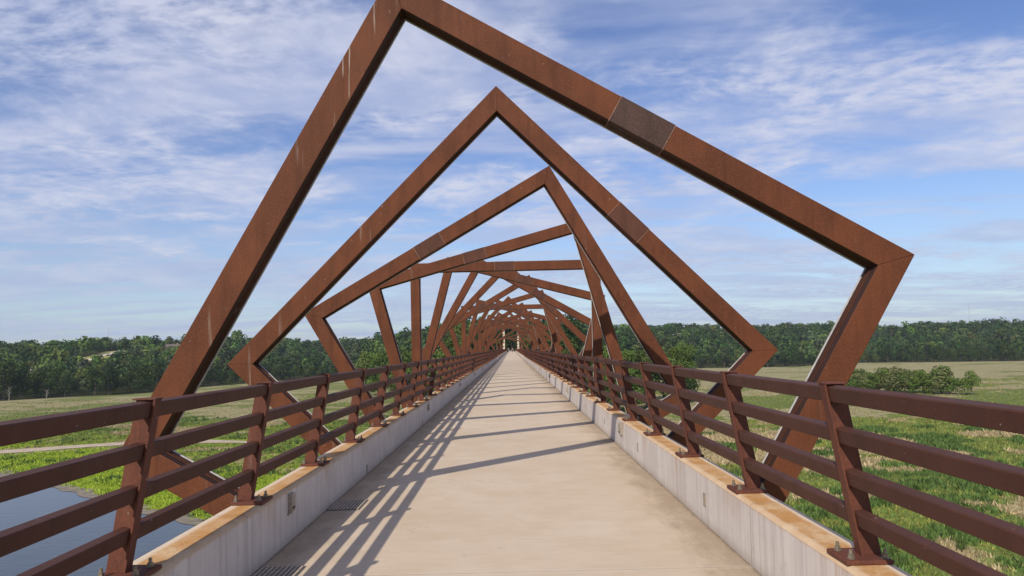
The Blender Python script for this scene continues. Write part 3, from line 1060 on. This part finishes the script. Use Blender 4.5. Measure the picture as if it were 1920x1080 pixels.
# cottonwoods by the bridge: both sides of the deck where it nears the bluff
near_spots = []
for (x, y) in [(52, 305), (63, 322), (74, 334), (84, 346), (45, 330), (58, 345), (38, 296), (29, 318), (70, 362), (33, 352), (22, 290), (46, 372), (93, 372), (24, 340)]:
    near_spots.append((x, y, 'pale green cottonwood in the clump right of the bridge'))
for (x, y) in [(-97, 455), (-86, 438), (-76, 424), (-66, 402), (-58, 388), (-48, 365), (-40, 342), (-31, 318), (-24, 300), (-90, 470), (-70, 445), (-52, 410), (-38, 375), (-22, 330)]:
    near_spots.append((x, y, 'green cottonwood in the clump left of the bridge'))
rank = {}
for sgn in (1, -1):
    grp = sorted([p for p in near_spots if p[0] * sgn > 0], key=lambda p: p[0] / p[1])
    for i, p in enumerate(grp):
        rank[(p[0], p[1])] = '%s %s, counted from the left' % (ordinals[i], p[2])
for i, (x, y, lb) in enumerate(near_spots):
    lb = rank[(x, y)]
    z = float(ground(np.array([x]), np.array([y]))[0])
    topz = random.uniform(-1.5, 3.0) if abs(x) > 26 else random.uniform(3, 8)
    Hn = (25, 27, 22)[i % 3]
    sc = max((topz - z), 8.0) / Hn
    sxy = max(sc, 0.55) * random.uniform(0.92, 1.1)
    put_tree(NEARK[i % 3], x, y, (sxy, sxy, sc), random.uniform(0, 6.28), lb,
             'cottonwoods right of the bridge' if x > 0 else 'cottonwoods left of the bridge')
    n_ind += 1
# trees closing the trail beyond the bridge
far_spots = [(-9, 312), (8, 314), (-12, 330), (11, 333), (-7.5, 352), (7.5, 356), (-13, 372), (13, 378), (-5, 400), (5, 404), (0, 430), (-10, 425), (10, 428), (-18, 345), (18, 350)]
by_left = sorted(far_spots, key=lambda p: p[0] / p[1])
for i, (x, y) in enumerate(far_spots):
    s = random.uniform(0.85, 1.1)
    put_tree(KINDS[(i * 2 + 2) % 5], x, y, (s, s, s), random.uniform(0, 6.28), '%s green tree from the left beyond the far end of the bridge' % ordinals[by_left.index((x, y))], 'trees round the far end of the bridge')
    n_ind += 1

# the wooded slopes: a jittered field of trees
LEFT_CLEAR = [(-0.60, 0.035, 690, 850)]
tx, ty = [], []
yy = 250.0
while yy < 1500:
    sp = 13.0 + 3.0 * (yy - 500) / 1000 if yy > 500 else 10.0
    span = 0.98 * yy
    xs = np.arange(-span, span, sp)
    xs = xs + rng.uniform(-.45, .45, len(xs)) * sp
    y_ = yy + rng.uniform(-.45, .45, len(xs)) * sp
    tx.append(xs); ty.append(y_)
    yy += sp
tx = np.concatenate(tx); ty = np.concatenate(ty)
qq = ty - edge(tx, ty)
tt = tx / ty
keep = (qq > 2) & (qq < 640)
keep &= ~((np.abs(tx - XC) < 11) & (ty < 470))
keep &= ~((np.abs(tt) < 0.035) & (ty < 300))
# the clearing with the road on the left hillside
ROADP = [(-0.650, 815), (-0.6264, 838), (-0.612, 858), (-0.600, 884), (-0.588, 908), (-0.5774, 930), (-0.570, 950)]
HOUSES = [(-0.4941, 1022, 16), (-0.6871, 955, 12), (-0.6978, 722, 9), (0.246, 1215, 9)]
lowz = np.zeros(len(tx), bool)
for (rt, ry) in ROADP:
    dx_ = np.abs(tx - rt * ty)
    keep &= ~((dx_ < 17) & (np.abs(ty - ry) < 20))
    lowz |= (dx_ < 20) & (ty < ry - 12) & (ty > ry - 105)
for (ht, hy, hw_) in HOUSES:
    dx_ = np.abs(tx - ht * ty)
    keep &= ~((dx_ < hw_ + 4) & (ty > hy - 16) & (ty < hy + 12))
    lowz |= (dx_ < hw_) & (ty <= hy - 12) & (ty > hy - 80)
tx, ty, qq, tt, lowz = tx[keep], ty[keep], qq[keep], tt[keep], lowz[keep]
tz = ground(tx, ty)
hgt = rng.uniform(0.80, 1.62, len(tx)) * (0.80 + 0.6 * fbm(tx, ty, 45, 3))
hgt = np.where(rng.random(len(tx)) < 0.05, hgt * 1.22, hgt)
hgt = np.where(ty < 470, hgt * 0.75, hgt)
hgt = np.where(lowz, hgt * 0.34, hgt)
# a looser, greyer front on the left
order = np.argsort(qq + np.where(np.abs(tt) > 0.80, 500, 0))
front = set(order[:252 - 0].tolist())
kmap = fbm(tx, ty, 60, 4)
for i in sorted(front):
    s = float(hgt[i]) * random.uniform(0.55, 1.1)
    left = tx[i] < 0
    kk = int(rng.integers(0, 4)) if kmap[i] < 0.55 else int(rng.integers(2, 6))
    put_tree(KINDS[kk], float(tx[i]), float(ty[i]), (s, s, s * random.uniform(0.9, 1.15)), random.uniform(0, 6.28),
             '%s in the front of the wood beyond the %s field' % (('dark round topped tree', 'tall dark green tree', 'broad mid green tree', 'upright mid green tree', 'lower pale green tree', 'tall greyish green tree')[kk], 'left' if left else 'right'),
             'front row of the wood left of the bridge' if left else 'front row of the wood right of the bridge')
    n_ind += 1

rest = np.array([i for i in range(len(tx)) if i not in front])
K_LOW = 130
rg = np.random.default_rng(5)
Vs, Fs, Cs = [], [], []
protos = []
for v in range(10):
    C, N = crown_points(rg, K_LOW, 13, 6.0, 0.08, 6, 0.14)
    S = rg.uniform(0.7, 1.15, K_LOW)
    protos.append(quads(C, N, S, rg)[0])
cols = np.array([DK, DK, MD, MD, (0.048, 0.075, 0.030), LT, (0.066, 0.086, 0.042)])
which = rg.integers(0, 10, len(rest)); ang = rg.uniform(0, 6.28, len(rest))
base = np.stack(protos)[which]                          # (m, 4K, 3)
ca, sa = np.cos(ang)[:, None], np.sin(ang)[:, None]
hh = hgt[rest][:, None]
X = (base[:, :, 0] * ca - base[:, :, 1] * sa) * hh + tx[rest][:, None]
Y = (base[:, :, 0] * sa + base[:, :, 1] * ca) * hh + ty[rest][:, None]
Z = base[:, :, 2] * hh + tz[rest][:, None]
V = np.stack([X, Y, Z], 2).reshape(-1, 3)
F = np.arange(len(V)).reshape(-1, 4)
ck = np.where(rg.random(len(rest)) < 0.72, rg.integers(0, 4, len(rest)), rg.integers(4, 7, len(rest)))
light = (tx[rest] < -380) & (ty[rest] > 690)
ck = np.where(light & (rg.random(len(rest)) < 0.5), 5, ck)
patchy = 0.62 + 0.85 * fbm(tx[rest], ty[rest], 85, 2)[:, None]
tc_ = cols[ck] * patchy * rg.uniform(0.72, 1.28, (len(rest), 1)) * (1 + rg.normal(size=(len(rest), 3)) * 0.10)
cc = np.repeat(tc_, 4 * K_LOW, 0) * np.repeat(rg.uniform(0.88, 1.12, (len(rest) * K_LOW, 1)), 4, 0)
wood_me = np_mesh('forest', V, F, np.clip(cc, 0.004, 0.5))
wood_me.materials.append(M_LEAF)
fo = link('forest', wood_me)
tag(fo, 'unbroken dark green wood covering the hillsides behind the fields', 'forest', kind='stuff')

# shrubs in the right field, and the lone tree beside them
SHK = [tree_meshes(80 + i, 6.5, 3.9, 1200, 0.26, 0.03, c_, 0.09) for i, c_ in enumerate([(0.105, 0.160, 0.034), (0.075, 0.120, 0.028), (0.130, 0.145, 0.060)])]
for i in range(30):
    u = i / 29
    x = 194 + 38 * u + random.uniform(-0.5, 0.5); y = 394 - 30 * u + random.uniform(-4, 6)
    s = random.uniform(1.5, 2.35)
    if i % 5 == 3: s *= 0.6; y -= 6
    put_tree(SHK[i % 3], x, y, (s * random.uniform(0.7, 1.05), s * 0.95, s), random.uniform(0, 6.28), '%s green shrub from the left in the thicket in the right field' % ordinals[i], 'shrubs of the thicket in the right field', 'shrub', 'shrub', ZV)
LONE = tree_meshes(95, 13.0, 5.2, 1700, 0.34, 0.16, (0.105, 0.160, 0.030), 0.34)
put_tree(LONE, 236, 352, (1, 1, 1), 0.4, 'small bright green tree with forked pale trunk at the end of the thicket', None, 'small_tree', 'tree', ZV)
for (x, y, s, lb) in [(69.5, 103, 0.42, 'low dark green bush in the grass close below the right railing'), (62, 96, 0.26, 'small dark bush left of the larger one in the near right field'),
                      (-372, 492, 0.9, 'lone round bush before the wood at the far left'), (-150, 300, 0.55, 'small round bush alone in the left field')]:
    put_tree(SHK[1], x, y, (s, s, s), 1.0, lb, None, 'bush', 'bush', ZV)

# bleached dead trees before the left wood
for (x, y, H, lb) in [(-358, 488, 11, 'bleached dead tree with forked bare limbs at far left'), (-330, 486, 8, 'thin bare pale trunk standing before the left wood'),
                      (388, 800, 13, 'tall bare pale tree before the right wood'), (620, 812, 13, 'bare forked pale tree before the far right wood')]:
    bm = bmesh.new()
    rg_ = random.Random(int(abs(x)))
    limb_mesh(bm, (0, 0, -0.4), (0.3, 0, H * 0.5), 0.22, 0.15)
    limb_mesh(bm, (0.3, 0, H * 0.5), (-0.4, 0.2, H), 0.15, 0.04)
    for i in range(7):
        z = H * rg_.uniform(0.35, 0.85); a = rg_.uniform(0, 6.28); L_ = H * rg_.uniform(0.16, 0.34)
        limb_mesh(bm, (0.1, 0, z), (math.cos(a) * L_, math.sin(a) * L_, z + L_ * 0.9), 0.14, 0.03, 5)
    o = from_bm('dead_tree', bm, M_DEADWOOD, loc=(x, y, ZV)); tag(o, lb, 'tree')

# ---- weeds and grass clumps of the near fields
def blades(n, xr, yr, hmin, hmax, colf, accept, per=5):
    x = rng.uniform(*xr, n); y = yr[0] + (yr[1] - yr[0]) * rng.random(n) ** 1.15
    ok = accept(x, y)
    x, y = x[ok], y[ok]
    m = len(x)
    h = rng.uniform(hmin, hmax, m) * (0.5 + fbm(x, y, 8, 2)) * (1 + y / 600)
    c = colf(x, y, m)
    xx = np.repeat(x, per) + rng.normal(size=m * per) * 0.30; yy_ = np.repeat(y, per) + rng.normal(size=m * per) * 0.30
    hh_ = np.repeat(h, per) * rng.uniform(0.6, 1.1, m * per)
    a = rng.uniform(0, 6.28, m * per)
    w = hh_ * rng.uniform(0.16, 0.34, m * per)
    dx, dy = np.cos(a) * w, np.sin(a) * w
    ox, oy = rng.normal(size=m * per) * hh_ * 0.35, rng.normal(size=m * per) * hh_ * 0.35
    A = np.stack([xx - dx, yy_ - dy, np.full(m * per, ZV - 0.05)], 1)
    B = np.stack([xx + dx, yy_ + dy, np.full(m * per, ZV - 0.05)], 1)
    T = np.stack([xx + ox, yy_ + oy, ZV + hh_], 1)
    V_ = np.stack([A, B, T], 1).reshape(-1, 3)
    F_ = np.arange(len(V_)).reshape(-1, 3)
    cc_ = np.repeat(np.repeat(c, per, 0) * rng.uniform(0.82, 1.2, (m * per, 1)), 3, 0)
    return V_, F_, cc_


def in_view(x, y):
    t_ = x / np.maximum(y, 1)
    pd = np.interp(x, pl[:, 0], pl[:, 1])
    onpath = (x > -188) & (x < -84) & (np.abs(y - pd) < 6.5)
    return (np.abs(t_) < 0.98) & (np.abs(x) > 9) & (pond_sd(x, y) > 0.6) & (y < edge(x, y) + 4) & ~onpath


def weed_col(x, y, m):
    isdry = (dryness(x, y) + rng.normal(size=m) * 0.05) > 0.56
    g_ = np.array([0.140, 0.195, 0.055])[None] * rng.uniform(0.6, 1.5, (m, 1)) * np.array([1, 1, 1])[None]
    g_[:, 0] *= rng.uniform(0.85, 1.5, m)
    d_ = np.array([0.37, 0.30, 0.19])[None] * rng.uniform(0.6, 1.15, (m, 1))
    nearshore = (x < 0) & (pond_sd(x, y) + 22 * (vnoise(x, y, 12, 4) - 0.5) < 34)
    l_ = np.array([0.270, 0.350, 0.040])[None] * rng.uniform(0.7, 1.3, (m, 1))
    out = np.where(isdry[:, None], d_, g_)
    return np.where(nearshore[:, None], l_, out)


def forb_col(x, y, m):
    g_ = np.array([0.078, 0.125, 0.036])[None] * rng.uniform(0.7, 1.45, (m, 1))
    return g_


def forb_here(x, y):
    return in_view(x, y) & (dryness(x, y) < 0.52) & (vnoise(x, y * 1.3, 9, 3) > 0.52) & ((x > 0) | (y < 330))


def straw_col(x, y, m):
    return np.array([0.43, 0.345, 0.225])[None] * rng.uniform(0.6, 1.15, (m, 1))


def straw_here(x, y):
    return in_view(x, y) & (dryness(x, y) > 0.56)


parts = [blades(60000, (8, 210), (40, 230), 0.55, 1.15, forb_col, forb_here, 6),
         blades(40000, (8, 210), (40, 230), 0.45, 1.0, straw_col, straw_here, 4),
         blades(26000, (-220, -12), (70, 330), 0.35, 0.8, forb_col, forb_here, 5),
         blades(80000, (8, 230), (40, 260), 0.26, 0.62, weed_col, in_view),
         blades(22000, (20, 420), (230, 480), 0.22, 0.45, weed_col, in_view, 4),
         blades(60000, (-260, -12), (60, 300), 0.22, 0.55, weed_col, in_view),
         blades(14000, (-420, -20), (260, 480), 0.20, 0.42, weed_col, in_view, 4)]
off_, V_, F_, C_ = 0, [], [], []
for v, f, c in parts:
    V_.append(v); F_.append(f + off_); C_.append(c); off_ += len(v)
wm = np_mesh('field_weeds', np.concatenate(V_), np.concatenate(F_), np.clip(np.concatenate(C_), .004, .6))
wm.materials.append(M_LEAF)
o = link('field_grass', wm)
tag(o, 'tall green and straw coloured grass growing over the valley fields', 'grass', kind='stuff')

# ------------------------------------------------------------------ far buildings, road and masts
M_WALL = plain('house_wall_pale', (0.50, 0.44, 0.36), 0.8, 0, 0.1, 0.5)
M_WALLR = plain('house_wall_brown', (0.10, 0.045, 0.035), 0.8, 0, 0.15, 0.5)
M_ROOFG = plain('roof_shingle_grey', (0.36, 0.31, 0.29), 0.85, 0, 0.15, 0.8)
M_ROOFB = plain('roof_shingle_brown', (0.13, 0.095, 0.085), 0.85, 0, 0.15, 0.8)
M_PANE = plain('window_glass', (0.03, 0.035, 0.04), 0.15)
M_ROAD = plain('pale_road', (0.62, 0.55, 0.46), 0.9, 0, 0.12, 0.3)
M_MOWN = plain('mown_verge', (0.36, 0.31, 0.10), 1.0, 0, 0.25, 0.15)
M_MAST = plain('mast_steel', (0.52, 0.52, 0.55), 0.6, 0.2, 0.1, 1.0)


def house(x, y, z, w, d, h, rz, wall, roof, label, chimney=False):
    r_ = empty('house', (x, y, z), (0, 0, rz))
    tag(r_, label, 'house')
    bm_ = bmesh.new()
    prism(bm_, [(-w / 2, -6), (w / 2, -6), (w / 2, h), (0.0, h), (-w / 2, h)], 'y', -d / 2, d / 2); fix(bm_)
    from_bm('wall', bm_, wall, r_)
    bm_ = bmesh.new()
    rh = d * 0.34
    pts = [(-d / 2 - 0.7, h + 0.02), (d / 2 + 0.7, h + 0.02), (d / 2 + 0.7, h + 0.3), (0, h + rh), (-d / 2 - 0.7, h + 0.3)]
    prism(bm_, pts, 'x', -w / 2 - 0.6, w / 2 + 0.6); fix(bm_)
    ro = from_bm('roof', bm_, roof, r_)
    if chimney:
        bm_ = bmesh.new(); box(bm_, w * 0.2, w * 0.2 + 1.1, -0.5, 0.6, h, h + rh + 1.3)
        from_bm('chimney', bm_, M_WALL, ro)
    for i in range(max(2, int(w / 4))):
        wx = -w / 2 + w * (i + 0.5) / max(2, int(w / 4))
        bm_ = bmesh.new(); box(bm_, wx - 0.75, wx + 0.75, -d / 2 - 0.06, -d / 2 - 0.003, h * 0.35, h * 0.80)
        wf = from_bm('window', bm_, M_WALL if wall is M_WALLR else M_ROOFB, r_)
        bm_ = bmesh.new(); box(bm_, wx - 0.6, wx + 0.6, -d / 2 - 0.09, -d / 2 - 0.063, h * 0.35 + .12, h * 0.80 - .12)
        from_bm('pane', bm_, M_PANE, wf)
    return r_


def on_ray(tt_, y, slope):
    return tt_ * y, y, EYE + slope * y


x, y, z = -0.4941 * 1022, 1022, 10.5
house(x, y, z, 24, 11, 5.0, 0.35, M_WALLR, M_ROOFB, 'dark brown house with a long roof among trees on the left hilltop', True)
x, y, z = -0.6871 * 955, 955, 6.0
house(x, y, z, 15, 10, 3.5, -0.2, M_WALL, M_ROOFG, 'house with a pinkish grey roof half hidden by trees at far left')
x, y, z = -0.6978 * 722, 722, -15.5
house(x, y, z, 7, 6, 4.5, 0.5, M_WALL, M_ROOFG, 'small pale building low in the wood at far left')
x, y, z = 0.246 * 1215, 1215, 14.0
house(x, y, z, 6, 6, 5.0, 0.2, M_WALL, M_ROOFG, 'small cream house high in the wood right of the bridge')

rl = np.array([(a * b_, b_) for a, b_ in ROADP])
rl = smooth_line([tuple(p) for p in rl], 8)


def draped(name, ln, w0, w1, dz, m_):
    tg_ = np.gradient(ln, axis=0); tg_ /= np.linalg.norm(tg_, axis=1)[:, None]
    nr = np.stack([-tg_[:, 1], tg_[:, 0]], 1)
    rows = []
    for w in np.linspace(w0, w1, 7):
        p = ln + nr * w
        rows.append(np.c_[p, ground(p[:, 0], p[:, 1]) + dz])
    n, k = len(ln), len(rows)
    V_ = np.concatenate(rows)
    i, j = np.meshgrid(np.arange(n - 1), np.arange(k - 1)); i = i.ravel(); j = j.ravel()
    F_ = np.stack([j * n + i, (j + 1) * n + i, (j + 1) * n + i + 1, j * n + i + 1], 1)
    o_ = link(name, np_mesh(name, V_, F_), m_); tag(o_, kind='structure')
    return o_


draped('road_verge', rl, -16, 20, 0.5, M_MOWN)
draped('road', rl, -4.5, 4.5, 0.9, M_ROAD)


def mast(tt_, y, slope_top, label, wdt):
    x = tt_ * y; zg = float(ground(np.array([x]), np.array([y]))[0]); zt_ = EYE + slope_top * y
    r_ = empty('radio_mast', (x, y, zg)); tag(r_, label, 'mast')
    H = zt_ - zg
    bm_ = bmesh.new()
    for sx_, sy_ in ((-1, -1), (1, -1), (0, 1)):
        limb_mesh(bm_, (sx_ * wdt, sy_ * wdt, -1), (sx_ * wdt * .4, sy_ * wdt * .4, H), 0.16, 0.12, 4)
    nb = 18
    cs = ((-1, -1), (1, -1), (0, 1))
    for i in range(nb):
        u0, u1 = i / nb, (i + 1) / nb
        for a_ in range(3):
            p, q_ = cs[a_], cs[(a_ + 1) % 3]
            s0, s1 = wdt * (1 - .6 * u0), wdt * (1 - .6 * u1)
            limb_mesh(bm_, (p[0] * s0, p[1] * s0, u0 * H), (q_[0] * s1, q_[1] * s1, u1 * H), 0.07, 0.07, 3)
    from_bm('lattice', bm_, M_MAST, r_)
    bm_ = bmesh.new(); limb_mesh(bm_, (0, 0, H - 1), (0, 0, H + 4), 0.12, 0.05, 5)
    from_bm('antenna', bm_, M_MAST, r_)
    return r_


mast(-0.5885, 1250, 0.0440, 'thin pale radio mast rising behind the left wood', 0.55)
mast(0.673, 1500, 0.0490, 'thin pale radio mast on the right horizon', 0.5)

# ------------------------------------------------------------------ gateway towers at the far end
M_TOWER, t, b = mat('tower_stone')
pos = t.n('ShaderNodeNewGeometry').outputs['Position']
sx = t.n('ShaderNodeSeparateXYZ'); t.link(pos, sx.inputs[0])
c = t.mix(t.ramp(t.noise(pos, 0.8, 4, 0.6), 0.3, 0.7), (0.56, 0.45, 0.32), (0.66, 0.54, 0.40))
t.link(c, b.inputs['Base Color']); b.inputs['Roughness'].default_value = 0.9
for s_, X_, lb in ((-1, -3.15, 'left one of the two tall cream towers at the far end of the bridge'), (1, 3.0, 'right one of the two tall cream towers at the far end of the bridge')):
    r_ = empty('gateway_tower', (X_, 294, -4)); tag(r_, lb, 'tower', 'pair of gateway towers')
    bm = bmesh.new()
    prism(bm, [(-0.42, -0.45), (0.42, -0.45), (0.38, 0.45), (-0.38, 0.45)], 'z', 0, 16.8); fix(bm); bevel(bm, 0.05, 1)
    from_bm('shaft', bm, M_TOWER, r_)
    rg_ = random.Random(3 + s_)
    z = 1.0
    while z < 16:
        h = rg_.uniform(0.5, 1.3)
        bm = bmesh.new()
        prism(bm, [(-0.3 + rg_.uniform(-.1, .1), z), (0.15 + rg_.uniform(-.1, .2), z + 0.25), (0.1, z + 0.25 + h * 0.5), (-0.32, z + h * 0.6)], 'y', -0.50, -0.452)
        fix(bm)
        from_bm('steel_shard', bm, M_SPLICE, r_)
        z += h + 0.7

# ------------------------------------------------------------------ two people far down the deck
M_SKIN = plain('skin', (0.45, 0.27, 0.19), 0.6, 0, 0.05)
M_HAIR = plain('hair', (0.05, 0.03, 0.02), 0.7, 0, 0.1)
M_SHIRT = plain('grey_shirt', (0.16, 0.15, 0.17), 0.8, 0, 0.1)
M_SHIRT2 = plain('navy_shirt', (0.05, 0.06, 0.09), 0.8, 0, 0.1)
M_TROUS = plain('dark_trousers', (0.035, 0.035, 0.045), 0.8, 0, 0.1)


def skin_obj(name, pts, edges, radii, m_, parent, root=0):
    me_ = bpy.data.meshes.new(name)
    bm_ = bmesh.new()
    lay = bm_.verts.layers.skin.verify()
    vs = [bm_.verts.new(p) for p in pts]
    for a, b_ in edges:
        bm_.edges.new((vs[a], vs[b_]))
    for i, rr in enumerate(radii):
        vs[i][lay].radius = rr if isinstance(rr, tuple) else (rr, rr)
        vs[i][lay].use_root = (i == root)
    bm_.to_mesh(me_); bm_.free()
    me_.materials.append(m_)
    o_ = bpy.data.objects.new(name, me_); COL.objects.link(o_); o_.parent = parent
    md = o_.modifiers.new('skin', 'SKIN'); md.use_smooth_shade = True
    sb = o_.modifiers.new('sub', 'SUBSURF'); sb.levels = 1; sb.render_levels = 1
    return o_


def person(x, y, rz, shirt, label, ph):
    r_ = empty('person', (x, y, 0), (0, 0, rz))
    tag(r_, label, 'person')
    f = 0.20 * ph
    pts = [(0, 0, 0.95), (0, 0, 1.15), (0, 0.01, 1.38), (0, 0.01, 1.50), (0, 0.02, 1.60), (0, 0.02, 1.70),
           (-.10, 0, .88), (-.11, f * .4, .50), (-.11, f, .09), (-.11, f + .15, .04),
           (.10, 0, .88), (.11, -f * .3, .50), (.11, -f, .10), (.11, -f + .15, .05),
           (-.19, 0, 1.40), (-.25, -.05, 1.12), (-.26, .06, .88), (-.26, .09, .80),
           (.19, 0, 1.40), (.25, -.02, 1.12), (.26, .10, .90), (.26, .13, .82)]
    ed = [(0, 1), (1, 2), (2, 3), (3, 4), (4, 5), (0, 6), (6, 7), (7, 8), (8, 9), (0, 10), (10, 11), (11, 12), (12, 13),
          (2, 14), (14, 15), (15, 16), (16, 17), (2, 18), (18, 19), (19, 20), (20, 21)]
    rad = [(.14, .10), (.13, .09), (.14, .09), .055, .085, .08, .085, .06, .042, .035, .085, .06, .042, .035,
           .055, .042, .03, .028, .055, .042, .03, .028]
    skin_obj('body', pts, ed, rad, M_SKIN, r_)
    ti = [0, 6, 7, 8, 10, 11, 12]
    mp = {v: i for i, v in enumerate(ti)}
    skin_obj('trousers', [pts[i] for i in ti], [(mp[a], mp[b_]) for a, b_ in ed if a in mp and b_ in mp], [(.16, .115), .10, .078, .062, .10, .078, .062], M_TROUS, r_)
    si = [0, 1, 2, 14, 15, 18, 19]
    mp = {v: i for i, v in enumerate(si)}
    skin_obj('shirt', [pts[i] for i in si], [(mp[a], mp[b_]) for a, b_ in ed if a in mp and b_ in mp], [(.165, .12), (.155, .11), (.165, .11), .075, .058, .075, .058], shirt, r_)
    bm_ = bmesh.new()
    bmesh.ops.create_icosphere(bm_, subdivisions=2, radius=0.108, matrix=Matrix.Translation((0, -0.0, 1.675)))
    for v in list(bm_.verts):
        if v.co.z < 1.62 and v.co.y > -0.01: bm_.verts.remove(v)
    from_bm('hair', bm_, M_HAIR, r_, True)
    return r_


person(-1.05, 252, math.pi, M_SHIRT, 'person in a grey shirt and dark trousers walking at the left curb far away', 1.0)
person(0.42, 246, math.pi, M_SHIRT2, 'person in dark clothes walking mid deck far away', -0.8)


# ------------------------------------------------------------------ the air between here and the far woods
M_HAZE = bpy.data.materials.new('haze'); M_HAZE.use_nodes = True
t = NT(M_HAZE.node_tree)
out = t.n('ShaderNodeOutputMaterial'); pv = t.n('ShaderNodeVolumePrincipled')
pv.inputs['Color'].default_value = (0.76, 0.86, 1.0, 1)
pv.inputs['Density'].default_value = 0.00007
pv.inputs['Anisotropy'].default_value = 0.3
t.link(pv.outputs[0], out.inputs['Volume'])
bm = bmesh.new(); box(bm, -2600, 2600, -300, 2600, -29.5, 75.0)
o = from_bm('haze', bm, M_HAZE); tag(o, kind='stuff')
